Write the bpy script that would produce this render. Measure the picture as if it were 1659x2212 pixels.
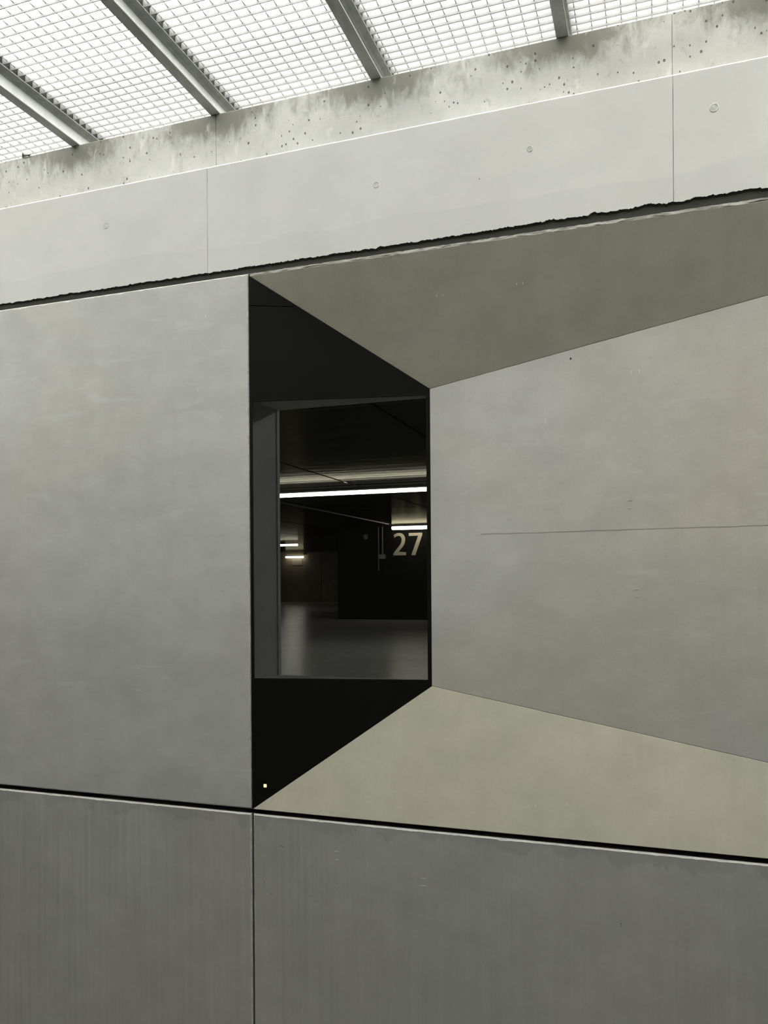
import bpy, bmesh, math, random
from mathutils import Vector, Matrix, noise as mnoise

SC = bpy.context.scene
COL = SC.collection
for o in list(bpy.data.objects):
    bpy.data.objects.remove(o)

# ------------------------------------------------------------------ camera, sky, exposure
# World: X runs along the concrete facade (to the right), Y goes into the wall, Z is up; facade face at Y = 0.
EYE = 1.68
FPX, YAW, ROLL, PPY = 1724.54, 0.3302718, 0.0070618, 1253.067
cam = bpy.data.cameras.new('camera')
camo = bpy.data.objects.new('camera', cam)
COL.objects.link(camo)
cam.sensor_fit = 'VERTICAL'
cam.sensor_height = 36.0
cam.sensor_width = 27.0
cam.lens = FPX / 2212 * 36.0
cam.shift_y = (PPY - 1106.0) / 2212
cam.clip_end = 200
camo.location = (0, -2.25, EYE)
camo.matrix_world = (Matrix.Translation((0, -2.25, EYE)) @ Matrix.Rotation(YAW, 4, 'Z')
                     @ Matrix.Rotation(math.pi / 2, 4, 'X') @ Matrix.Rotation(-ROLL, 4, 'Z'))
SC.camera = camo

SKY = 15.6
w = bpy.data.worlds.new('overcast_sky')
SC.world = w
w.use_nodes = True
bg = w.node_tree.nodes['Background']
bg.inputs['Color'].default_value = (1.0, 0.998, 0.95, 1)
bg.inputs['Strength'].default_value = SKY

SC.view_settings.view_transform = 'Standard'
SC.view_settings.look = 'None'
SC.view_settings.exposure = 0.0
SC.view_settings.gamma = 1.0
SC.view_settings.use_curve_mapping = False

LAMP = 8.0      # fluorescent tubes of the car park

# ------------------------------------------------------------------ materials
class NT:
    def __init__(s, name):
        s.m = bpy.data.materials.new(name)
        s.m.use_nodes = True
        s.t = s.m.node_tree
        s.b = s.t.nodes['Principled BSDF']
        s.out = s.t.nodes['Material Output']
        s.co = None

    def n(s, typ, **kw):
        nd = s.t.nodes.new(typ)
        for k, v in kw.items():
            setattr(nd, k, v)
        return nd

    def l(s, a, b):
        s.t.links.new(a, b)

    def coord(s, scale=(1, 1, 1), loc=(0, 0, 0)):
        if s.co is None:
            s.co = s.n('ShaderNodeTexCoord').outputs['Object']
        mp = s.n('ShaderNodeMapping')
        mp.inputs['Scale'].default_value = scale
        mp.inputs['Location'].default_value = loc
        s.l(s.co, mp.inputs['Vector'])
        return mp.outputs['Vector']

    def noise(s, scale=(1, 1, 1), loc=(0, 0, 0), detail=5, rough=.55, dist=0.0):
        nz = s.n('ShaderNodeTexNoise')
        nz.inputs['Scale'].default_value = 1.0
        nz.inputs['Detail'].default_value = detail
        nz.inputs['Roughness'].default_value = rough
        nz.inputs['Distortion'].default_value = dist
        s.l(s.coord(scale, loc), nz.inputs['Vector'])
        return nz.outputs['Fac']

    def ramp(s, fac, lo, hi, a=0.0, b=1.0):
        mr = s.n('ShaderNodeMapRange', interpolation_type='SMOOTHSTEP')
        for k, v in (('From Min', lo), ('From Max', hi), ('To Min', a), ('To Max', b)):
            mr.inputs[k].default_value = v
        s.l(fac, mr.inputs['Value'])
        return mr.outputs['Result']

    def math(s, op, a, b=None):
        nd = s.n('ShaderNodeMath', operation=op)
        for i, v in enumerate((a, b)):
            if v is None:
                continue
            if isinstance(v, (int, float)):
                nd.inputs[i].default_value = v
            else:
                s.l(v, nd.inputs[i])
        return nd.outputs[0]

    def mix(s, fac, a, b, blend='MIX'):
        mx = s.n('ShaderNodeMix', data_type='RGBA', blend_type=blend)
        fi, ai, bi = mx.inputs[0], mx.inputs[6], mx.inputs[7]
        if isinstance(fac, (int, float)):
            fi.default_value = fac
        else:
            s.l(fac, fi)
        for sock, v in ((ai, a), (bi, b)):
            if isinstance(v, tuple):
                sock.default_value = (*v, 1)
            else:
                s.l(v, sock)
        return mx.outputs[2]

    def val(s, fac):      # grey multiplier colour
        c = s.n('ShaderNodeCombineColor')
        for i in range(3):
            s.l(fac, c.inputs[i])
        return c.outputs[0]


def concrete(name, base, alt, warm, cloud=(1.6, 1.6, 3.2), cloud_amt=.55, warm_amt=.5, streak=0.0, speck=.06,
             pits=0.0, rough=.62, seed=0.0, bump=.15, warm_scale=(1.1, 1.1, 1.5), blot=.06, stains=None, smudge=None, drip=None, tide=None):
    N = NT(name)
    c = N.mix(N.ramp(N.noise(cloud, (seed, seed * 2, seed * 3), 6, .6, .4), .33, .67, 0, cloud_amt), base, alt)
    c = N.mix(N.ramp(N.noise(warm_scale, (seed + 7, 3, seed), 4, .5, .3), .42, .68, 0, warm_amt), c, warm)
    b = N.ramp(N.noise((7, 7, 9), (seed, 0, 1), 5, .6), .3, .7, 1 - blot, 1 + blot)
    c = N.mix(1.0, c, N.val(b), 'MULTIPLY')
    if streak:
        st = N.noise((55, 20, 1.1), (seed, 1, 4), 4, .65)
        m = N.ramp(N.noise((1.5, 1.5, .6), (seed + 2, 0, 0), 3, .5), .35, .65, .25, 1)
        v = N.math('ADD', N.math('MULTIPLY', N.math('MULTIPLY', N.math('SUBTRACT', st, .5), m), streak * 2), 1.0)
        c = N.mix(1.0, c, N.val(v), 'MULTIPLY')
    fine = N.noise((210, 210, 210), (0, 0, 0), 2, .5)
    v = N.math('ADD', N.math('MULTIPLY', N.math('SUBTRACT', fine, .5), speck * 2), 1.0)
    c = N.mix(1.0, c, N.val(v), 'MULTIPLY')
    if smudge:      # dust and dirt smears with soft outlines of their own
        c = N.mix(N.ramp(N.noise((4, 4, 16), (seed, 5, 2), 5, .65, .5), .56, .72, 0, smudge[1]), c, smudge[0])
    if stains:
        # rain-run stains that start at the steel beam seats (one every 0.559 m) and fade downwards
        x0, pitch, ztop, col = stains
        sep = N.n('ShaderNodeSeparateXYZ')
        N.l(N.co, sep.inputs[0])
        fr = N.math('FRACT', N.math('ADD', N.math('MULTIPLY', N.math('SUBTRACT', sep.outputs[0], x0), 1 / pitch), .5))
        near = N.ramp(N.math('ABSOLUTE', N.math('SUBTRACT', fr, .5)), .05, .45, 1, 0)
        down = N.ramp(N.math('SUBTRACT', ztop, sep.outputs[2]), 0.0, .14, 1, 0)
        nz = N.noise((30, 30, 14), (1, 2, 3), 7, .68, .5)
        k = N.math('ADD', N.math('MULTIPLY', N.math('ADD', N.math('MULTIPLY', near, .7), .35), down), N.math('MULTIPLY', N.math('SUBTRACT', nz, .5), 1.5))
        c = N.mix(N.ramp(k, .12, .85, 0, .8), c, col)
        c = N.mix(N.ramp(N.noise((26, 26, 17), (4, 4, 4), 7, .7, .5), .53, .70, 0, .5), c, (.22, .222, .195))
        c = N.mix(N.ramp(N.noise((22, 22, 9), (9, 1, 4), 5, .6, .4), .60, .72, 0, .4), c, (.62, .63, .58))
    if drip:        # damp run-off stain hanging below the joint, with a ragged lower rim
        ztop, depth, col, amt = drip
        sep = N.n('ShaderNodeSeparateXYZ')
        N.l(N.co, sep.inputs[0])
        below = N.math('SUBTRACT', ztop, sep.outputs[2])
        reach = N.math('MULTIPLY', N.ramp(N.noise((7, 7, .01), (seed, 3, 1), 5, .6, .3), .36, .68, .12, 1.0), depth)
        rag = N.math('MULTIPLY', N.math('SUBTRACT', N.noise((90, 90, 14), (seed, 1, 6), 4, .6), .5), depth * .5)
        k = N.math('SUBTRACT', N.math('ADD', reach, rag), below)
        c = N.mix(N.ramp(k, -depth * .10, depth * .22, 0, amt), c, col)
    if tide:        # faint tide mark: the concrete below a wavy line is a shade greyer
        z0, amt = tide
        sep = N.n('ShaderNodeSeparateXYZ')
        N.l(N.co, sep.inputs[0])
        line = N.math('ADD', N.math('MULTIPLY', N.math('SUBTRACT', N.noise((2.2, 2.2, .01), (seed, 0, 0), 4, .6), .5), .12), z0)
        k = N.math('SUBTRACT', line, sep.outputs[2])
        c = N.mix(N.ramp(k, -.002, .006, 0, amt), c, (.36, .362, .345))
    h = N.math('MULTIPLY', fine, .25)
    if pits:
        vo = N.n('ShaderNodeTexVoronoi')
        vo.inputs['Scale'].default_value = 1.0
        vo.inputs['Randomness'].default_value = 1.0
        N.l(N.coord((75, 75, 58)), vo.inputs['Vector'])
        sc_ = N.n('ShaderNodeSeparateColor')
        N.l(vo.outputs['Color'], sc_.inputs[0])
        size = N.ramp(sc_.outputs[0], .62, 1.0, 0.0, .26)
        hole = N.math('LESS_THAN', vo.outputs['Distance'], size)
        c = N.mix(N.math('MULTIPLY', hole, pits), c, (.05, .05, .045))
        h = N.math('SUBTRACT', h, N.math('MULTIPLY', hole, 1.5))
    N.l(c, N.b.inputs['Base Color'])
    bp = N.n('ShaderNodeBump')
    bp.inputs['Strength'].default_value = bump
    bp.inputs['Distance'].default_value = .002
    N.l(N.math('ADD', h, N.math('MULTIPLY', N.noise((9, 9, 9), (0, 0, 0), 4, .5), .8)), bp.inputs['Height'])
    N.l(bp.outputs['Normal'], N.b.inputs['Normal'])
    N.b.inputs['Roughness'].default_value = rough
    N.b.inputs['Specular IOR Level'].default_value = .35
    return N.m


def plain(name, col, rough=.5, metal=0.0, var=.15, scale=(30, 30, 30), spec=.5, bump=0.0):
    N = NT(name)
    v = N.ramp(N.noise(scale, (0, 0, 0), 5, .6), .3, .7, 1 - var, 1 + var)
    N.l(N.mix(1.0, col, N.val(v), 'MULTIPLY'), N.b.inputs['Base Color'])
    N.b.inputs['Roughness'].default_value = rough
    N.b.inputs['Metallic'].default_value = metal
    N.b.inputs['Specular IOR Level'].default_value = spec
    if bump:
        bp = N.n('ShaderNodeBump')
        bp.inputs['Strength'].default_value = bump
        bp.inputs['Distance'].default_value = .01
        N.l(N.noise((scale[0] * .5, scale[1] * .5, scale[2] * .5), (3, 3, 3), 4, .6), bp.inputs['Height'])
        N.l(bp.outputs['Normal'], N.b.inputs['Normal'])
    return N.m


def emitter(name, col, strength):
    N = NT(name)
    N.b.inputs['Base Color'].default_value = (.8, .8, .8, 1)
    N.b.inputs['Emission Color'].default_value = (*col, 1)
    N.b.inputs['Emission Strength'].default_value = strength
    return N.m


M = {}
M['panel_l'] = concrete('concrete_smooth_panel', (.355, .359, .336), (.300, .304, .284), (.332, .325, .284), seed=1.3,
                        cloud=(1.2, 1.2, 3.4), streak=.05, smudge=((.42, .425, .405), .35), rough=.5)
M['facet'] = concrete('concrete_faceted_panel', (.350, .352, .328), (.305, .305, .282), (.335, .318, .262), seed=4.1,
                      cloud=(2.6, 2.6, 3.6), streak=.04, warm_amt=.8, smudge=((.41, .41, .385), .3), rough=.5)
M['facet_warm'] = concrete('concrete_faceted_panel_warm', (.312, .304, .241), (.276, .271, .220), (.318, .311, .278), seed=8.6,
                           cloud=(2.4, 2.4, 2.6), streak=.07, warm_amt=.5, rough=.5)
M['facet_sill'] = concrete('concrete_faceted_panel_sill', (.280, .270, .208), (.252, .245, .196), (.290, .283, .250), seed=8.1,
                           cloud=(2.4, 2.4, 2.6), streak=.06, warm_amt=.5, rough=.5)  # sill's copy of the panel concrete, slightly darker and warmer
M['panel_low'] = concrete('concrete_streaked_panel', (.305, .307, .287), (.25, .253, .238), (.285, .279, .238), seed=2.9,
                          cloud=(2.2, 2.2, 1.4), streak=.24, rough=.45, smudge=((.36, .365, .35), .12), drip=(.945, .06, (.195, .198, .192), .42))
M['beam'] = concrete('concrete_pale_beam', (.46, .465, .445), (.42, .425, .405), (.44, .438, .405), seed=5.2,
                     cloud=(1.2, 1.2, 2.4), blot=.03, speck=.03, rough=.7, tide=(2.755, .22))
M['strip'] = concrete('concrete_weathered_upstand', (.44, .443, .418), (.36, .363, .338), (.41, .408, .36), seed=6.4, pits=.85,
                      cloud=(3.0, 3, 5), streak=.06, blot=.08, speck=.07, rough=.8, bump=.35,
                      stains=(-1.362, .559, 3.211, (.115, .118, .085)))
M['edge'] = concrete('concrete_worn_edge', (.37, .373, .35), (.24, .242, .222), (.35, .34, .28), seed=3.3, cloud=(30, 30, 60),
                     cloud_amt=.8, rough=.8, bump=.4)
M['lip'] = concrete('concrete_spalled_lip', (.15, .15, .13), (.44, .442, .41), (.20, .195, .16), seed=3.9, cloud=(22, 22, 120), cloud_amt=1.0, rough=.85, bump=.5)
M['filler'] = concrete('joint_mortar_dark', (.030, .030, .024), (.020, .020, .016), (.042, .041, .033), seed=9.0, cloud=(14, 14, 40), bump=.5, rough=.9)
M['seal'] = plain('joint_dark_seal', (.012, .012, .011), .8)  # black joint seal, an even dark colour
M['black'] = plain('black_coated_metal', (.0045, .0048, .0045), .6, var=.12, scale=(3, 3, 3), spec=.05)
M['black_low'] = plain('black_coated_metal_shaded', (.003, .0033, .0028), .65, var=.12, scale=(3, 3, 3), spec=.08)  # same black coating, darkened where less sky light falls
M['reveal'] = concrete('reveal_lining', (.66, .67, .655), (.60, .61, .595), (.63, .63, .60), seed=1.1, cloud=(2, 2, 3), rough=.8)
M['ground'] = concrete('ground_concrete', (.15, .15, .14), (.12, .12, .11), (.14, .135, .12), seed=3.7, cloud=(1, 1, 1), rough=.8)
M['opposite'] = concrete('opposite_wall_concrete', (.09, .09, .083), (.075, .075, .07), (.09, .087, .075), seed=2.2, cloud=(1, 1, 1), rough=.8)
M['tie'] = plain('tie_plug_grout', (.40, .405, .375), .8, var=.2, scale=(80, 80, 80))
M['mark'] = plain('formwork_mark_pale', (.50, .50, .47), .7)
M['crack'] = plain('hairline_joint_dark', (.18, .18, .16), .9)
M['galv'] = plain('galvanised_steel', (.45, .46, .455), .6, metal=.0, var=.08, scale=(25, 25, 25))
M['galv_mid'] = plain('galvanised_steel_half_shade', (.30, .305, .29), .6, var=.15, scale=(30, 9, 30))  # same galvanised steel, darkened for the bottom flange's shaded underside
M['galv_dark'] = plain('steel_flange_shaded', (.16, .163, .158), .6, var=.15, scale=(25, 25, 25))  # same galvanised steel, darkened for the shade under the top flange
M['grate'] = plain('grating_steel', (.135, .136, .132), .6, metal=.0, var=.06)
M['plate'] = plain('dark_shade_and_scrap', (.010, .0105, .010), .8, var=.25, spec=.1)  # near-black for painted shade at the bar ends, and for the scrap
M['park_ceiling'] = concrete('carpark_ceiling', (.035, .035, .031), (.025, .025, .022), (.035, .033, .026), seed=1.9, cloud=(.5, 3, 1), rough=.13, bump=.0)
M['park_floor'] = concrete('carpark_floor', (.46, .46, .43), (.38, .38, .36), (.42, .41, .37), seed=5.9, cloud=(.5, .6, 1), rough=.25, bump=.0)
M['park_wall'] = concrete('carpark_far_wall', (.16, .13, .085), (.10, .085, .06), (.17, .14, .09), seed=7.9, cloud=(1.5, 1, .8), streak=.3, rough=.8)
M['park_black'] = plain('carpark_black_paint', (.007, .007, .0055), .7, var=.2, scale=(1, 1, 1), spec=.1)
M['digit'] = plain('numeral_tan_paint', (.52, .46, .33), .7, var=.06)
M['lamp_body'] = plain('lamp_housing_grey', (.10, .10, .095), .5)
M['pipe'] = plain('conduit_grey', (.14, .14, .13), .45, metal=.3)
M['tube'] = emitter('fluorescent_diffuser', (1, .985, .95), LAMP)
M['tube_warm'] = emitter('fluorescent_diffuser_warm', (1, .93, .80), LAMP * 1.2)
M['amber'] = emitter('amber_glint_glow', (1, .60, .16), 1.0)

# the car park's polished ceiling and floor have long shallow waves, so reflections break into streaks
for key, amp, sc3 in (('park_ceiling', .10, (.25, 5, 1)), ('park_floor', .10, (.6, 3, 1))):
    N = NT.__new__(NT)
    N.m = M[key]
    N.t = N.m.node_tree
    N.b = N.t.nodes['Principled BSDF']
    N.co = None
    bp = N.n('ShaderNodeBump')
    bp.inputs['Strength'].default_value = amp
    bp.inputs['Distance'].default_value = .05
    N.l(N.noise(sc3, (0, 0, 0), 4, .6), bp.inputs['Height'])
    N.l(bp.outputs['Normal'], N.b.inputs['Normal'])
    N.b.inputs['IOR'].default_value = 1.4
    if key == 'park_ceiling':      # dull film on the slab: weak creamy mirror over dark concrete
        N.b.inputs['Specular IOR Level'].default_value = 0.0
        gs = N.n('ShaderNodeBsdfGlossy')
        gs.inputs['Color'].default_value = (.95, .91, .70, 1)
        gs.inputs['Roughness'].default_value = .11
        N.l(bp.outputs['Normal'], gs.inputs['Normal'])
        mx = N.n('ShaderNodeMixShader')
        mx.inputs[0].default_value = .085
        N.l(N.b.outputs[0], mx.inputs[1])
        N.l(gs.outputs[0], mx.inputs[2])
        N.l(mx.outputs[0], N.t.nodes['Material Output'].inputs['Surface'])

# clear glass pane: see-through sheet with a mirror film by Fresnel
G = NT('window_glass')
tr = G.n('ShaderNodeBsdfTransparent')
tr.inputs['Color'].default_value = (.955, .965, .955, 1)
gl = G.n('ShaderNodeBsdfGlossy')
gl.inputs['Roughness'].default_value = .0
fz = G.n('ShaderNodeFresnel')
fz.inputs['IOR'].default_value = 1.45
ms = G.n('ShaderNodeMixShader')
G.l(fz.outputs[0], ms.inputs[0])
G.l(tr.outputs[0], ms.inputs[1])
G.l(gl.outputs[0], ms.inputs[2])
G.l(ms.outputs[0], G.out.inputs['Surface'])
M['glass'] = G.m

# ------------------------------------------------------------------ mesh helpers
def link(name, mesh, mat, parent=None):
    o = bpy.data.objects.new(name, mesh)
    if mat is not None and not mesh.materials:
        mesh.materials.append(mat)
    COL.objects.link(o)
    if parent is not None:
        o.parent = parent
    return o


def mesh_from(name, verts, faces, smooth=False):
    me = bpy.data.meshes.new(name)
    me.from_pydata([tuple(v) for v in verts], [], faces)
    bm = bmesh.new()
    bm.from_mesh(me)
    bmesh.ops.recalc_face_normals(bm, faces=bm.faces)
    bm.to_mesh(me)
    bm.free()
    if smooth:
        for p in me.polygons:
            p.use_smooth = True
    return me


def box_data(x0, x1, y0, y1, z0, z1):
    v = [(x, y, z) for x in (x0, x1) for y in (y0, y1) for z in (z0, z1)]
    f = [(0, 1, 3, 2), (4, 6, 7, 5), (0, 4, 5, 1), (2, 3, 7, 6), (0, 2, 6, 4), (1, 5, 7, 3)]
    return v, f


def box(name, x0, x1, y0, y1, z0, z1, mat, parent=None, bevel=0.0, seg=2):
    me = mesh_from(name, *box_data(x0, x1, y0, y1, z0, z1))
    if bevel:
        bevel_mesh(me, bevel, seg)
    return link(name, me, mat, parent)


def bevel_mesh(me, wdt, seg=2):
    bm = bmesh.new()
    bm.from_mesh(me)
    bmesh.ops.bevel(bm, geom=list(bm.edges), offset=wdt, segments=seg, profile=.5, affect='EDGES', clamp_overlap=True)
    bm.to_mesh(me)
    bm.free()


def prism(name, poly, ext, mat, parent=None, bevel=0.0, seg=2):
    """poly: list of 3-D points; ext: vector or list of matching back points"""
    n = len(poly)
    back = [tuple(Vector(p) + Vector(ext)) for p in poly] if not isinstance(ext, list) else ext
    v = list(poly) + back
    f = [tuple(range(n)), tuple(range(2 * n - 1, n - 1, -1))]
    f += [(i, (i + 1) % n, n + (i + 1) % n, n + i) for i in range(n)]
    me = mesh_from(name, v, f)
    if bevel:
        bevel_mesh(me, bevel, seg)
    return link(name, me, mat, parent)


def tube_data(pts, r, n=10):
    verts, faces = [], []
    pts = [Vector(p) for p in pts]
    for i, p in enumerate(pts):
        t = (pts[min(i + 1, len(pts) - 1)] - pts[max(i - 1, 0)]).normalized()
        a = t.orthogonal().normalized() if i == 0 else (a - t * a.dot(t)).normalized()
        b = t.cross(a)
        for k in range(n):
            an = 2 * math.pi * k / n
            verts.append(p + a * (r * math.cos(an)) + b * (r * math.sin(an)))
    for i in range(len(pts) - 1):
        for k in range(n):
            faces.append((i * n + k, i * n + (k + 1) % n, (i + 1) * n + (k + 1) % n, (i + 1) * n + k))
    faces.append(tuple(range(n - 1, -1, -1)))
    faces.append(tuple((len(pts) - 1) * n + k for k in range(n)))
    return verts, faces


def tube(name, pts, r, mat, parent=None, n=10):
    me = mesh_from(name, *tube_data(pts, r, n))
    return link(name, me, mat, parent)


def tag(o, label=None, cat=None, group=None, kind=None):
    for k, v in (('label', label), ('category', cat), ('group', group), ('kind', kind)):
        if v:
            o[k] = v
    return o


def empty(name, loc=(0, 0, 0)):
    o = bpy.data.objects.new(name, None)
    o.empty_display_size = .1
    COL.objects.link(o)
    return o


def fbm(x, s, seed=0.0):
    return mnoise.fractal(Vector((x * s, seed, seed * 1.7)), 1.0, 2.0, 4)

# ------------------------------------------------------------------ setting: the light well outside
XL, XR, YB = -5.4, 3.6, -2.95
tag(box('floor', XL, XR, YB, .12, -.15, 0, M['ground']), 'grey concrete ground at the foot of the panelled wall', 'floor', kind='structure')
tag(box('wall_back', XL, XR, YB - .25, YB, 0, 3.211, M['opposite']), 'plain concrete wall facing the panelled facade', 'wall', kind='structure')
tag(box('wall_left', XL - .25, XL, YB, .0, 0, 3.211, M['opposite']), 'concrete end wall of the light well, far left', 'wall', kind='structure')
tag(box('wall_right', XR, XR + .25, YB, .0, 0, 3.211, M['opposite']), 'concrete end wall of the light well, far right', 'wall', kind='structure')

tag(box('ceiling_shade_slab', XL, XR, YB, -.97, 3.02, 3.20, M['opposite']), 'added concrete slab, out of view, shading the lower facade', 'ceiling', kind='structure')  # slab added out of view to cut daylight low on the facade

# ------------------------------------------------------------------ the panelled facade
wall = tag(empty('wall_front'), 'smooth grey precast concrete wall with a folded recess and black joints', 'wall', kind='structure')
ZJ0, ZJ1 = .945, .9595          # open horizontal joint
ZT = 2.652                      # top of the upper panels
UJ = -1.217                     # vertical joint
TH = .122


def marks(panel, spots, name='formwork_marks'):
    """pairs of tiny pale staple marks left by the formwork: (point, along, normal, length)"""
    vs, fs = [], []
    for p, a, nrm, ln in spots:
        p, a, nrm = Vector(p), Vector(a).normalized(), Vector(nrm).normalized()
        b = nrm.cross(a)
        k = len(vs)
        for h in (-.0002, .0005):
            for da, db in ((-1, -1), (1, -1), (1, 1), (-1, 1)):
                vs.append(p + a * (da * ln / 2) + b * (db * .0006) + nrm * h)
        fs += [(k, k + 1, k + 2, k + 3), (k + 4, k + 5, k + 6, k + 7)] + [(k + i, k + (i + 1) % 4, k + 4 + (i + 1) % 4, k + 4 + i) for i in range(4)]
    o = link(name, mesh_from(name, vs, fs), M['mark'], panel)
    o['kind'] = 'stuff'
    return o


def slab_rough(name, x0, x1, z0, z1, mat, rough_edges, parent, bev=.004, y0=0.0):
    """flat panel whose listed front edges are finely chipped chamfers"""
    STEP = .006
    def edge_pts(p, q, chip):
        L = (Vector(q) - Vector(p)).length
        n = max(1, int(L / STEP)) if chip else 1
        return [Vector(p).lerp(Vector(q), i / n) for i in range(n)]
    corners = [(x0, z0), (x1, z0), (x1, z1), (x0, z1)]
    names = ['bottom', 'right', 'top', 'left']
    inn = [(x0 + bev, z0 + bev), (x1 - bev, z0 + bev), (x1 - bev, z1 - bev), (x0 + bev, z1 - bev)]
    outer, inner = [], []
    for i, e in enumerate(names):
        amp = rough_edges.get(e, 0)
        po = edge_pts(corners[i] + (0,), corners[(i + 1) % 4] + (0,), amp)
        pi = edge_pts(inn[i] + (0,), inn[(i + 1) % 4] + (0,), amp)
        d = Vector(((0, 1), (-1, 0), (0, -1), (1, 0))[i] + (0,))
        for k, (a, b) in enumerate(zip(po, pi)):
            r = 0.0
            if amp and 0 < k:
                s_ = a.x + a.y
                r = amp * (max(0, fbm(s_, 60, i + x0)) * 1.2 + max(0, fbm(s_, 14, 5 + i)) * .8)
            outer.append(a)
            inner.append(b + d * r)
    n = len(outer)
    v = [(p.x, y0, p.y) for p in inner] + [(p.x, y0 + bev, p.y) for p in outer] + [(p.x, y0 + TH, p.y) for p in outer]
    faces = [tuple(range(n)), tuple(range(3 * n - 1, 2 * n - 1, -1))]
    mi = [0, 0]
    for r in (0, 1):
        for i in range(n):
            j = (i + 1) % n
            faces.append((r * n + i, r * n + j, (r + 1) * n + j, (r + 1) * n + i))
            mi.append(1 if r == 0 else 0)
    me = bpy.data.meshes.new(name)
    me.from_pydata(v, [], faces)
    me.materials.append(mat)
    me.materials.append(M['edge'])
    for p, m_ in zip(me.polygons, mi):
        p.material_index = m_
    bm = bmesh.new()
    bm.from_mesh(me)
    bmesh.ops.recalc_face_normals(bm, faces=bm.faces)
    bm.to_mesh(me)
    bm.free()
    return link(name, me, None, parent)


F = (0, -1, 0)
pl = slab_rough('concrete_panel', -4.4, UJ - .002, ZJ1, ZT, M['panel_l'], {'top': .004, 'right': .0025, 'bottom': .001}, wall, bev=.0035)
pl['label'] = 'flat pale grey panel left of the black window'
pw = slab_rough('concrete_panel', -4.4, UJ - .0030, -.02, ZJ0, M['panel_low'], {'top': .002, 'right': .0012}, wall, bev=.0042)
pw['label'] = 'lower streaked grey panel left of the vertical joint'
pr = slab_rough('concrete_panel', UJ + .0030, 2.9, -.02, ZJ0, M['panel_low'], {'top': .002, 'left': .0008}, wall, bev=.0042)
pr['label'] = 'lower streaked grey panel below the folded recess'
pe = slab_rough('concrete_panel', 1.612, 4.5, ZJ1, ZT, M['panel_l'], {}, wall, bev=.0035)
pf_ = slab_rough('concrete_panel', 2.906, 4.5, -.02, ZJ0, M['panel_low'], {}, wall, bev=.0042)

# folded panel: three facets around the deep vertical edge C-D
GA = math.radians(11.5)
LIP = .0075
A = Vector((UJ + .001, 0, ZT - LIP)); B = Vector((UJ + .001, 0, ZJ1))
E = Vector((1.605, 0, ZT - LIP)); Fp = Vector((1.605, 0, ZJ1))
C = Vector((-.6581, .1137, 2.2657)); D = Vector((-.6581, .1137, 1.3538))


def facet(name, tri, mat, parent, bevel=.0012):
    back = [(p[0], TH + .004, p[2]) for p in tri]
    return prism(name, [tuple(p) for p in tri], back, mat, parent, bevel, 1)


fp = facet('folded_panel', [C, E, Fp, D], M['facet'], wall)
fp['label'] = 'folded panel, its long side face sloping out to the right'
sf = facet('soffit_facet', [A, E, C], M['facet_warm'], fp)
sf['label'] = 'dark olive underside facet over the black window'
sl = facet('sill_facet', [B, D, Fp], M['facet_sill'], fp)
sl['label'] = 'warm bright upward facet below the black window'

# worn lip along the top edge of the folded panel
vs, fs = [], []
n = 480
for i in range(n + 1):
    x = A.x - .001 + (E.x - A.x) * i / n
    lo = ZT - LIP + .0025 * fbm(x, 45, 2) + .002 * fbm(x, 9, 6)
    hi = ZT - .0005 - .0018 * max(0, fbm(x, 60, 8))
    fr = .0005 - .0022 * max(-.2, fbm(x, 30, 3))
    vs += [(x, fr, lo), (x, fr, hi), (x, TH, hi), (x, TH, lo - .0005)]
for i in range(n):
    a, b = i * 4, (i + 1) * 4
    for k in range(4):
        fs.append((a + k, b + k, b + (k + 1) % 4, a + (k + 1) % 4))
fs += [(0, 1, 2, 3), (n * 4 + 3, n * 4 + 2, n * 4 + 1, n * 4)]
lip = link('worn_lip', mesh_from('worn_lip', vs, fs), M['lip'], fp)

# plane of a facet -> Y for given X,Z
def facet_y(p0, p1, p2):
    nn = (p1 - p0).cross(p2 - p0)
    if nn.y > 0:
        nn = -nn
    nn.normalize()
    def f(x, z):
        return p0.y - (nn.x * (x - p0.x) + nn.z * (z - p0.z)) / nn.y
    return f, nn


side_y, side_n = facet_y(C, E, D)
soff_y, soff_n = facet_y(A, E, C)
sill_y, sill_n = facet_y(B, D, Fp)

marks(pl, [((x, 0, z), a, F, ln) for x, z, a, ln in [
    (-1.3185, 1.9230, (1, 0, 0), .011), (-1.3185, 1.8985, (1, 0, 0), .011), (-1.3200, 2.2260, (1, 0, 0), .007),
    (-1.3200, 2.2060, (1, 0, 0), .008), (-1.628, 1.8930, (1, 0, 0), .008), (-1.628, 1.870, (1, 0, 0), .008),
    (-1.640, 1.392, (1, 0, 0), .009), (-1.640, 1.365, (1, 0, 0), .011), (-1.535, 1.362, (1, 0, 0), .032),
    (-1.345, 2.467, (1, 0, .1), .012), (-1.372, 2.535, (0, 0, 1), .010), (-1.402, 2.300, (.3, 0, 1), .012)]])
marks(fp, [((x, side_y(x, z) - .0002, z), a, side_n, ln) for x, z, a, ln in [
    (-.066, 2.2555, (0, 0, 1), .011), (-.045, 2.2560, (0, 0, 1), .011), (-.071, 1.898, (1, 0, 0), .011), (-.071, 1.876, (1, 0, 0), .011),
    (-.054, 1.650, (1, 0, 0), .012), (-.054, 1.628, (1, 0, 0), .012), (-.305, 2.140, (0, 0, 1), .013)]])
marks(sf, [((x, soff_y(x, z) - .0002, z), (0, 0, 1), soff_n, .009) for x, z in [(-.613, 2.521), (-.593, 2.521), (-.376, 2.525), (-.358, 2.526)]])
marks(sl, [((x, sill_y(x, z) - .0002, z), (0, 0, 1), sill_n, .009) for x, z in [(-.350, 1.038), (-.331, 1.038), (-.245, 1.048)]])
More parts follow.
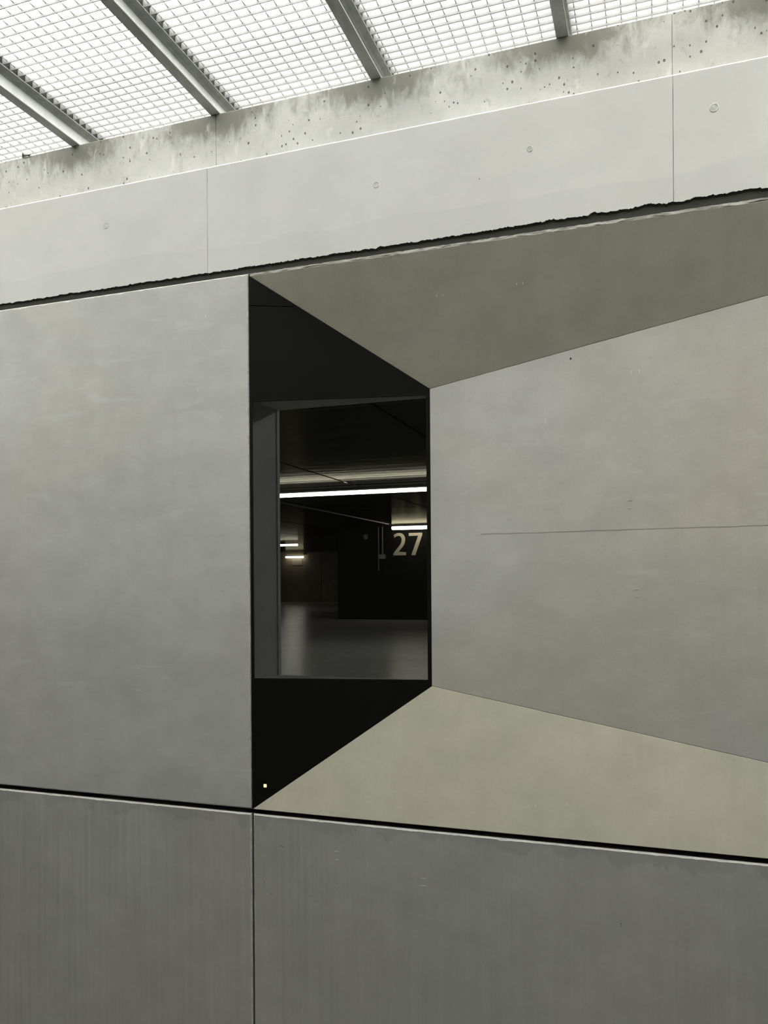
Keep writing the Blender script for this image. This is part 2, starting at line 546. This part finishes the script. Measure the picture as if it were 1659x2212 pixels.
marks(pr, [((x, 0, z), (1, 0, 0), F, .012) for x, z in [(-.930, .855), (-.930, .8305), (-.655, .8050), (-.655, .783)]])

# hairline casting joint across the side face
vs, fs = [], []
n = 90
for i in range(n + 1):
    x = -.50 + 1.9 * i / n
    z = 1.815 + .0062 * (i / n) + .0012 * fbm(x, 14, 4)
    wd = .0006 * (.5 + max(0, .5 + fbm(x, 9, 1)))
    y = side_y(x, z)
    vs += [(x, y - .0003, z - wd), (x, y - .0003, z + wd), (x, y + .002, z + wd), (x, y + .002, z - wd)]
for i in range(n):
    a, b = i * 4, (i + 1) * 4
    for k in range(4):
        fs.append((a + k, b + k, b + (k + 1) % 4, a + (k + 1) % 4))
fs += [(0, 1, 2, 3), (n * 4 + 3, n * 4 + 2, n * 4 + 1, n * 4)]
link('hairline_joint', mesh_from('hairline_joint', vs, fs), M['crack'], fp)

# one blow hole near the soffit, some more on the left panel
def blob(name, pts, parent, nrm_y=None):
    vs, fs = [], []
    for x, y, z, r in pts:
        k = len(vs)
        m_ = 9
        for ring, (rr, dy) in enumerate(((1.0, 0.0006), (.7, -.0004))):
            for j in range(m_):
                an = 2 * math.pi * j / m_
                q = r * rr * (1 + .35 * mnoise.noise(Vector((x * 90 + j, z * 90, ring * 0))))
                vs.append((x + q * math.cos(an) * .75, y + dy, z + q * math.sin(an)))
        fs += [(k + j, k + (j + 1) % m_, k + m_ + (j + 1) % m_, k + m_ + j) for j in range(m_)]
        fs.append(tuple(k + m_ + j for j in range(m_)))
    o = link(name, mesh_from(name, vs, fs), M['seal'], parent)
    o['kind'] = 'stuff'
    return o


blob('blow_holes', [(-.232, side_y(-.232, 2.3115), 2.3115, .0045)], fp)
random.seed(4)
blob('blow_holes', [(-1.3085 + random.uniform(-.014, .012), 0, 1.665 + random.uniform(-.02, .02), random.uniform(.0008, .0016)) for _ in range(12)], pl)
blob('blow_holes', [(-1.118, 0, .852, .0022), (-1.111, 0, .850, .0018), (-1.19, 0, .757, .0015), (-1.182, 0, .742, .0015), (-1.176, 0, .736, .0018),
                    (-1.152, 0, .700, .0022), (-.93, 0, .757, .0016), (-.93, 0, .741, .0014), (-.10, 0, .745, .002), (-.10, 0, .738, .0016)], pr)

# dark backing seen in the open joints
jb = box('joint_backing', -4.4, 4.5, .045, .12, ZJ0 - .01, ZJ1 + .01, M['seal'], wall)
jv = box('joint_backing', UJ - .02, UJ + .02, .03, .12, -.02, ZJ0, M['seal'], wall)

# inner leaf behind the panels, with the window hole in it
IX0, IX1, IZ0, IZ1 = -1.184, -.664, 1.3675, 2.2455
YI0, YI1 = .127, .145
vs, fs = [], []
for x0, x1, z0, z1 in ((-30, IX0, .2, 3.05), (IX1, 7.0, .2, 3.05), (IX0, IX1, .2, IZ0), (IX0, IX1, IZ1, 3.05)):
    v, f = box_data(x0, x1, YI0, YI1, z0, z1)
    k = len(vs)
    vs += v
    fs += [tuple(i + k for i in q) for q in f]
link('inner_leaf', mesh_from('inner_leaf', vs, fs), M['reveal'], wall)

# ------------------------------------------------------------------ the black window
ca, sa = math.cos(GA), math.sin(GA)
def gp(t, z, off=0.0):        # point on the glazing plane; off = distance behind it
    return (UJ + t * ca - off * sa, t * sa + off * ca, z)


win = tag(empty('window_1'), 'black trapezoid window with a clear rectangular pane in the folded concrete', 'window', kind='structure')
TC = (C.x - UJ) / ca
T0, T1, WZ0, WZ1 = .0100, .5588, 1.3725, 2.2465
BACK = (-sa * .005, ca * .005, 0)
def zt(t):
    return ZT - .004 + (C.z - ZT + .004) * t / TC
def zb(t):
    return ZJ1 + (D.z - ZJ1) * t / TC
zs0, zs1 = 2.5505, 2.5500     # seam between the two upper sheets
tx = .165
prism('black_panel', [gp(.001, zs0 + .0015), gp(tx, 2.5375 + .0015), gp(.001, zt(.001) + .004)], BACK, M['black'], win)
prism('black_panel', [gp(.001, WZ1), gp(TC + .004, WZ1), gp(TC + .004, zt(TC) + .004), gp(tx - .02, zt(tx - .02) + .006), gp(tx - .02, 2.5392 - .001), gp(.001, zs0 - .001)],
      BACK, M['black'], win)
prism('seam_backing', [gp(.001, zs0 - .01, .004), gp(tx, 2.5375 - .01, .004), gp(tx, 2.5375 + .01, .004), gp(.001, zs0 + .01, .004)], BACK, M['seal'], win)
prism('black_panel', [gp(.001, zb(.001) - .004), gp(TC + .004, zb(TC) - .004), gp(TC + .004, WZ0), gp(.001, WZ0)], BACK, M['black_low'], win)
prism('window_stile', [gp(.001, WZ0), gp(T0, WZ0), gp(T0, WZ1), gp(.001, WZ1)], BACK, M['black_low'], win)
prism('window_stile', [gp(T1, WZ0), gp(TC + .004, WZ0), gp(TC + .004, WZ1), gp(T1, WZ1)], BACK, M['black_low'], win)
prism('glass_pane', [gp(T0, WZ0, .001), gp(T1, WZ0, .001), gp(T1, WZ1, .001), gp(T0, WZ1, .001)], (-sa * .003, ca * .003, 0), M['glass'], win)

# splayed reveal between glass and the inner leaf: four solid liners
def quad_liner(name, a, b, out):
    a0, a1 = a
    b0, b1 = b
    o = Vector(out)
    pts = [a0, a1, b1, b0]
    return prism(name, [tuple(p) for p in pts], tuple(o), M['reveal'], win)


gO = .0052
P00, P10, P11, P01 = (Vector(gp(T0 - .0005, WZ0, gO)), Vector(gp(T1 + .0005, WZ0, gO)), Vector(gp(T1 + .0005, WZ1, gO)), Vector(gp(T0 - .0005, WZ1, gO)))
Q00, Q10, Q11, Q01 = (Vector((IX0, YI1, IZ0)), Vector((IX1, YI1, IZ0)), Vector((IX1, YI1, IZ1)), Vector((IX0, YI1, IZ1)))
quad_liner('reveal_jamb', (P00, P01), (Q00, Q01), (-.03, 0, 0))
quad_liner('reveal_jamb', (P10, P11), (Q10, Q11), (.01, 0, 0))
quad_liner('reveal_head', (P01, P11), (Q01, Q11), (0, 0, .02))
quad_liner('reveal_sill', (P00, P10), (Q00, Q10), (0, 0, -.02))
# shade box so no daylight leaks around the liners
# amber glint on the lower black sheet, made up as a glowing lamp
am = empty('amber_glint')
tag(am, 'tiny amber glint low on the black sheet, beside the vertical joint', 'amber glint')
pc = Vector(gp(.043, 1.0346))
dt, dn = Vector((ca, sa, 0)), Vector((sa, -ca, 0))
def obox(name, c, ht, hz, d0, d1, mat, parent, bevel=0):
    q = [c + dt * sx * ht + Vector((0, 0, sz * hz)) + dn * d0 for sx, sz in ((-1, -1), (1, -1), (1, 1), (-1, 1))]
    return prism(name, [tuple(p) for p in q], tuple(dn * (d1 - d0)), mat, parent, bevel, 2)
obox('bezel', pc, .0068, .0068, 0, .0015, M['black_low'], am)
obox('lens', pc, .0048, .0052, .0015, .0032, M['amber'], am, .0012)

# ------------------------------------------------------------------ beam and upstand above the panels
ZB0, ZB1 = 2.6690, 3.0145
beam = tag(empty('trim_1'), 'pale concrete beam band with a chipped lower edge above the panels', 'beam', kind='structure')
SEAMS = [-5.4, -1.3640, .0465, 2.4, 4.5]
def lower_edge(x):
    z = ZB0 + .0026 * fbm(x, 55, 3) + .0032 * max(-.2, fbm(x, 170, 13)) + .0035 * max(0, fbm(x, 16, 7))
    k = min(1, max(0, (x + .55) / .7))
    z += k * (.006 + .007 * max(-.4, fbm(x, 22, 9)) + .004 * fbm(x, 5, 12))
    return z
for s in range(len(SEAMS) - 1):
    x0, x1 = SEAMS[s] + .0006, SEAMS[s + 1] - .0006
    step = .004 if s in (1, 2) else .008
    n = int((x1 - x0) / step)
    vs, fs = [], []
    for i in range(n + 1):
        x = x0 + (x1 - x0) * i / n
        zl = lower_edge(x)
        r = .0008 * fbm(x, 40, 21)
        prof = [(.016, ZB0 - .002), (.0045, zl - .002 + .001 * fbm(x, 80, 2)), (0, zl + .0035 + .0015 * fbm(x, 70, 5)),
                (0, zl + .02), (0, ZB1 - .0046 + r), (.0040, ZB1), (.20, ZB1), (.20, ZB0 - .002)]
        vs += [(x, y, z) for y, z in prof]
    m_ = 8
    mi = []
    for i in range(n):
        for k in range(m_):
            fs.append((i * m_ + k, (i + 1) * m_ + k, (i + 1) * m_ + (k + 1) % m_, i * m_ + (k + 1) % m_))
            mi.append(1 if k in (0, 1) else 0)
    fs += [tuple(range(m_)), tuple(n * m_ + k for k in range(m_ - 1, -1, -1))]
    mi += [0, 0]
    me = bpy.data.meshes.new('beam_segment')
    me.from_pydata(vs, [], fs)
    me.materials.append(M['beam'])
    me.materials.append(M['filler'])
    for p, q in zip(me.polygons, mi):
        p.material_index = q
    bm = bmesh.new()
    bm.from_mesh(me)
    bmesh.ops.recalc_face_normals(bm, faces=bm.faces)
    bm.to_mesh(me)
    bm.free()
    so = link('beam_segment', me, None, beam)
    # formwork tie plugs: a shallow ring round a recessed disc
    for (px, pz, r) in ((-1.756, 2.885, .0095), (-.787, 2.860, .0085), (-.331, 2.885, .0075), (.147, 2.905, .010)):
        if x0 < px < x1:
            vv, ff = [], []
            k = 20
            for rr, dy in ((1.25, .0002), (1.0, -.0011), (.86, -.0004), (.70, -.0005), (.0, -.0005)):
                for j in range(k):
                    an = 2 * math.pi * j / k
                    vv.append((px + r * rr * math.cos(an), dy, pz + r * rr * math.sin(an)))
            for q in range(4):
                ff += [(q * k + j, q * k + (j + 1) % k, (q + 1) * k + (j + 1) % k, (q + 1) * k + j) for j in range(k)]
            link('tie_plug', mesh_from('tie_plug', vv, ff), M['tie'], so)
    if s in (1,):
        blob('blow_holes', [(-.475, 0, 2.825, .0022), (-.60, 0, 2.80, .001)], so)
box('joint_filler', -5.4, 4.5, .0045, .12, ZT - .004, ZB0 + .012, M['filler'], beam)

up = tag(empty('trim_2'), 'weathered concrete upstand under the steel grating, stained below each beam', 'upstand', kind='structure')
ZU = 3.211
for x0, x1 in ((-5.4, -1.36025), (-1.35975, .04635), (.04665, 4.5)):
    box('upstand_segment', x0, x1, .05, .55, ZB1 - .01, ZU, M['strip'], up, .0025, 2)
box('lintel_core', -30, 7, .16, .60, 2.70, 3.005, M['filler'], up)

# ------------------------------------------------------------------ steel channels and grating overhead
BX = [-2.4975, -1.9385, -1.3795, -.8205, -.2615, .2975]      # left edge of each channel
BW, BH, BT = .0345, .0715, .0042
YS, YE = -2.93, .345
wh = ['just outside the left edge', 'leftmost in view, running to the corner stain', 'second from the left, above the left seam', 'third from the left, above the folded recess',
      'fourth from the left, nearly straight overhead', 'just outside the right edge']
for i, bx in enumerate(BX):
    sb = empty('steel_channel')
    sb.location = (bx, 0, ZU)
    tag(sb, 'grey galvanised channel beam under the grating, ' + wh[i], 'steel beam', 'channel beams carrying the grating')
    prof = {'bottom_flange': (0, BW, 0, BT), 'web': (.0, .0055, BT, BH - BT), 'top_flange': (0, BW, BH - BT, BH)}
    for nm, (a, b, c0, c1) in prof.items():
        me = mesh_from(nm, *box_data(a, b, YS, YE, c0, c1))
        bevel_mesh(me, .0009, 1)
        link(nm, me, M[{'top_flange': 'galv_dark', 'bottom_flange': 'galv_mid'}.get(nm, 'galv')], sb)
    # root fillet under the top flange in the same darkened colour, standing in for shade
    pr_ = [(.0055, BH - BT), (.0135, BH - BT), (.0105, BH - BT - .003), (.0055, BH - BT - .008)]
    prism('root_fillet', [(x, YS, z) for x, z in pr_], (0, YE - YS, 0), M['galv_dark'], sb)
ZG = ZU + BH + .0006
GH, GT, PY, PX = .022, .0026, .0317, .0415
random.seed(7)
bl = ['leftmost bay, past the leftmost beam', 'bay between the first and second beams', 'bay between the second and third beams', 'bay between the third and fourth beams',
      'rightmost bay, past the fourth beam']
BL = .534
bar_me = mesh_from('bearing_bar', *box_data(0, BL, -GT / 2, GT / 2, 0, GH))
Y0 = .1461 + .0060
for b in range(5):
    x0 = BX[b] + .029
    g = empty('steel_grating')
    g.location = (x0, 0, ZG)
    tag(g, 'pale steel grating, ' + bl[b], 'grating', 'grating bays over the light well')
    y = .324 + (Y0 - .324) % PY
    ys = []
    y = Y0
    while y + PY < .34:
        y += PY
    while y > YS:
        ys.append(y)
        y -= PY
    rest_v, rest_f = [], []
    for yy in ys:
        if yy > -1.25:
            o = link('bearing_bar', bar_me, M['grate'], g)
            o.location = (0, yy, 0)
        else:
            v, f = box_data(0, BL, yy - GT / 2, yy + GT / 2, 0, GH)
            k = len(rest_v)
            rest_v += v
            rest_f += [tuple(q + k for q in ff) for ff in f]
    r = link('bearing_bars_beyond', mesh_from('bearing_bars_beyond', rest_v, rest_f), M['grate'], g)
    r['kind'] = 'stuff'
    for xe in (-.0015, BL - .0015):
        box('end_band', xe, xe + .003, ys[-1], ys[0], .0004, GH - .0004, M['plate'], g)  # bands coloured black to stand in for the shaded gaps beside the flange
    # twisted square cross rods, set in the top of the bars
    vs, fs = [], []
    nx = int(BL / PX)
    off = (BL - nx * PX) / 2 + .002
    for q in range(nx + 1):
        xx = off + q * PX
        ny = int((ys[0] - ys[-1]) / (PY / 4))
        for t in range(ny + 1):
            yy = ys[-1] + (ys[0] - ys[-1]) * t / ny
            an = t * math.pi / 8
            k = len(vs)
            for j in range(4):
                aa = an + j * math.pi / 2
                vs.append((xx + .0014 * math.cos(aa), yy, .0085 + .0018 * math.sin(aa)))
            if t:
                fs += [(k - 4 + j, k - 4 + (j + 1) % 4, k + (j + 1) % 4, k + j) for j in range(4)]
    cr = link('cross_rods', mesh_from('cross_rods', vs, fs), M['grate'], g)
    cr['kind'] = 'stuff'
rv, rf = [], []
for xa, xb in ((XL, BX[0] + BW / 2), (BX[-1] + BW / 2 + .002, XR)):
    yy = Y0 + 5 * PY
    while yy > YS:
        v, f = box_data(xa, xb, yy - GT / 2, yy + GT / 2, 0, GH)
        k = len(rv)
        rv += v
        rf += [tuple(q + k for q in ff) for ff in f]
        yy -= PY
go = link('grating_beyond_frame', mesh_from('grating_beyond_frame', rv, rf), M['grate'])
go.location = (0, 0, ZG)
tag(go, 'further grating bars beyond both edges of the photograph', 'grating', kind='stuff')
for i, bx in enumerate(BX):
    o = box('shade_strip', -.003, .0335, YS, YE, 0, .003, M['plate'], None)  # strip added to block sky light and darken the bar ends below
    o.location = (bx, 0, ZG + GH + .0003)
    tag(o, 'added dark strip shading the grating below, ' + wh[i], 'shade strip', 'added shade strips over the channel beams')

# a torn bit of dark plastic caught on the upstand edge
vs = [(-2.152, .047, 3.2085), (-2.136, .0465, 3.2100), (-2.112, .047, 3.2122), (-2.128, .056, 3.2150), (-2.154, .050, 3.2275), (-2.146, .050, 3.2190), (-2.132, .049, 3.2165)]
fs = [(0, 1, 6, 5), (1, 2, 6), (0, 5, 4), (5, 6, 3), (6, 2, 3)]
me = mesh_from('debris_scrap', vs, fs)
scr = link('debris_scrap', me, M['plate'])
sd = scr.modifiers.new('t', 'SOLIDIFY')
sd.thickness = .0015
tag(scr, 'small dark scrap lying on the upstand edge, left of the leftmost beam', 'scrap')

# ------------------------------------------------------------------ the car park behind the window
ZF, ZC = .48, 3.31
PX0, PX1, PYF = -29.5, 5.0, 38.6
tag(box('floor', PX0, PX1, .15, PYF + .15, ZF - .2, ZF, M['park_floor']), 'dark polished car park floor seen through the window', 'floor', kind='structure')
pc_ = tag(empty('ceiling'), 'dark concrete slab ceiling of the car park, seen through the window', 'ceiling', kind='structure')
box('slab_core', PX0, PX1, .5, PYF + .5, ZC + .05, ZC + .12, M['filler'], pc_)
xs = [-4.9 + 2.4 * k for k in range(-10, 5)]
ys = [.6, 4.75, 9.75, 14.75, 19.75, 24.75, 29.75, 34.75, PYF]
cache = {}
for i in range(len(xs) - 1):
    for j in range(len(ys) - 1):
        ly = round(ys[j + 1] - ys[j], 3)
        if ly not in cache:
            me = mesh_from('ceiling_slab', *box_data(.014, 2.386, .014, ly - .014, 0, .06))
            bevel_mesh(me, .008, 1)
            cache[ly] = me
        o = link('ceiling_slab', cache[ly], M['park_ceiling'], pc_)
        o.location = (xs[i], ys[j], ZC + .002 * ((i * 7 + j * 3) % 3))
wf = tag(empty('wall_far'), 'brownish far wall of the car park under the small wall lamp', 'wall', kind='structure')
box('wall_backing', PX0 - .2, PX1 + .2, PYF + .15, PYF + .5, ZF - .2, ZC + .12, M['filler'], wf)
for x0, x1 in ((PX0, -23.7), (-23.68, -20.7), (-20.68, -17.70), (-17.67, -14.7), (-14.68, PX1)):
    box('wall_slab', x0, x1, PYF, PYF + .2, ZF, ZC + .05, M['park_wall'], wf, .01, 1)
box('notice_board', -19.45, -18.85, PYF - .02, PYF - .001, 2.55, 2.90, plain('notice_pale', (.20, .18, .13), .7), wf)
tag(box('wall_side_left', PX0 - .2, PX0, .15, PYF, ZF, ZC + .05, M['park_wall']), 'left side wall of the car park behind the facade', 'wall', kind='structure')
tag(box('wall_side_right', PX1, PX1 + .2, .15, PYF, ZF, ZC + .05, M['park_wall']), 'right side wall of the car park behind the facade', 'wall', kind='structure')

WY = 20.7
core = tag(empty('wall_core'), 'black painted car park wall carrying the number 27', 'wall', kind='structure')
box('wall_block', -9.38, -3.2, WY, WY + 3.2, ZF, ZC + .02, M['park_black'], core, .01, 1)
# the numerals, built from their outlines
def stroke_numeral(outline, x0, z0, sx, sz):
    pts = [(x0 + a * sx, WY - .004, z0 + b * sz) for a, b in outline]
    return prism('numeral', pts, (0, .006, 0), M['digit'], core)


def two_outline():
    o = []
    # outer bowl, from the upper-left terminal clockwise, humanist sans
    def bez(p0, p1, p2, p3, n=10):
        for i in range(n):
            t = i / n
            u = 1 - t
            o.append(tuple(u ** 3 * a + 3 * u * u * t * b + 3 * u * t * t * c + t ** 3 * d for a, b, c, d in zip(p0, p1, p2, p3)))
    bez((.02, .905), (.13, .965), (.28, 1.0), (.44, 1.0))
    bez((.44, 1.0), (.75, 1.0), (.94, .88), (.94, .70))
    bez((.94, .70), (.94, .54), (.82, .42), (.62, .29))
    bez((.62, .29), (.52, .225), (.46, .185), (.40, .13), 6)
    o.extend([(1.0, .13), (1.0, 0.0), (0.0, 0.0), (0.0, .085)])
    bez((.0, .085), (.12, .19), (.24, .265), (.38, .36))
    bez((.38, .36), (.56, .48), (.66, .58), (.66, .69))
    bez((.66, .69), (.66, .81), (.56, .87), (.41, .87))
    bez((.41, .87), (.30, .87), (.20, .84), (.09, .785))
    o.append((.09, .785))
    return o


stroke_numeral(two_outline(), -7.56, 2.425, .40, .675)
stroke_numeral([(0, 1), (1, 1), (1, .90), (.48, 0), (.17, 0), (.70, .87), (0, .87)], -7.07, 2.420, .42, .670)
# conduits and boxes on the black wall
tube('conduit', [(-7.90, WY - .03, 3.30), (-7.90, WY - .03, 2.46)], .024, M['pipe'], core)
box('junction_box', -8.0, -7.80, WY - .08, WY, 2.32, 2.46, M['pipe'], core, .012, 2)
tube('conduit', [(-8.03, WY - .02, 3.30), (-8.03, WY - .02, 1.97)], .016, M['pipe'], core)
box('switch_box', -8.50, -8.38, WY - .05, WY, 2.93, 3.08, M['lamp_body'], core, .01, 2)


def batten(name, label, x0, x1, y, z, rad, mat, group='car park batten lights', hang=True):
    t = empty(name)
    t.location = ((x0 + x1) / 2, y, z)
    tag(t, label, 'light', group)
    L = (x1 - x0) / 2
    # capsule-ended diffuser
    n = 12
    pts, rr = [], []
    for k in range(5):
        a = k / 4 * math.pi / 2
        pts.append(-L - rad * math.cos(a) * .6 + rad * .6)
        rr.append(max(.05, math.sin(a)))
    prof = [(p, q) for p, q in zip(pts, rr)] + [(-p, q) for p, q in zip(pts[::-1], rr[::-1])]
    vs, fs = [], []
    for p, q in prof:
        for j in range(n):
            an = 2 * math.pi * j / n
            vs.append((p, rad * q * math.cos(an), rad * q * math.sin(an)))
    for i in range(len(prof) - 1):
        fs += [(i * n + j, i * n + (j + 1) % n, (i + 1) * n + (j + 1) % n, (i + 1) * n + j) for j in range(n)]
    fs += [tuple(range(n)), tuple((len(prof) - 1) * n + j for j in range(n))]
    link('diffuser', mesh_from('diffuser', vs, fs, True), mat, t)
    hs = box('housing', -L, L, -rad * 1.0, rad * 1.0, rad * .75, rad * 1.5, M['lamp_body'], t, rad * .15, 1)
    if hang:
        for sx in (-.7, .7):
            tube('hanger', [(L * sx, 0, rad * 1.4), (L * sx, 0, ZC - z + .004)], .006, M['lamp_body'], t, 6)
    return t


batten('batten_light', 'long bright tube light, nearest behind the window', -6.75, -3.1, 10.5, 3.185, .036, M['tube'])
batten('batten_light', 'added tube light right of the nearest one, hidden by the facade', -2.6, 1.05, 10.5, 3.185, .036, M['tube'])  # unseen lamp added to brighten the window jamb and floor
batten('batten_light', 'added tube light above the window head, out of view, lighting the reveal', -.4, 2.7, 2.0, 3.17, .065, M['tube'])  # unseen lamp added, placed and sized to light the window reveal
batten('batten_light', 'short bright tube light right above the number 27', -7.46, -6.1, 20.25, 3.222, .055, M['tube_warm'])
batten('batten_light', 'small tube light cut off by the left reveal, above the wall lamp', -15.6, -14.1, 27.9, 3.17, .045, M['tube'])
batten('batten_light', 'smallest tube light, on the far brown wall', -19.78, -18.68, 38.42, 3.01, .055, M['tube_warm'], hang=False)
cp = tag(tube('ceiling_conduit', [(-7.3, 12.4, ZC - .02), (-7.3, 16.2, ZC - .02), (-7.32, 19.5, ZC - .02)], .02, M['pipe']), 'thin conduit along the dark ceiling leading to the number 27 light', 'conduit')
fpz = empty('wall_pipe')
tag(fpz, 'thin horizontal pipe on the far wall, right of the wall lamp', 'pipe')
tube('pipe_run', [(-18.6, PYF - .08, 3.235), (-15.6, PYF - .08, 3.215)], .045, M['pipe'], fpz)
for x in (-18.62, -16.9):
    box('pipe_clamp', x - .09, x + .09, PYF - .15, PYF - .002, 3.13, 3.29, M['lamp_body'], fpz, .02, 1)
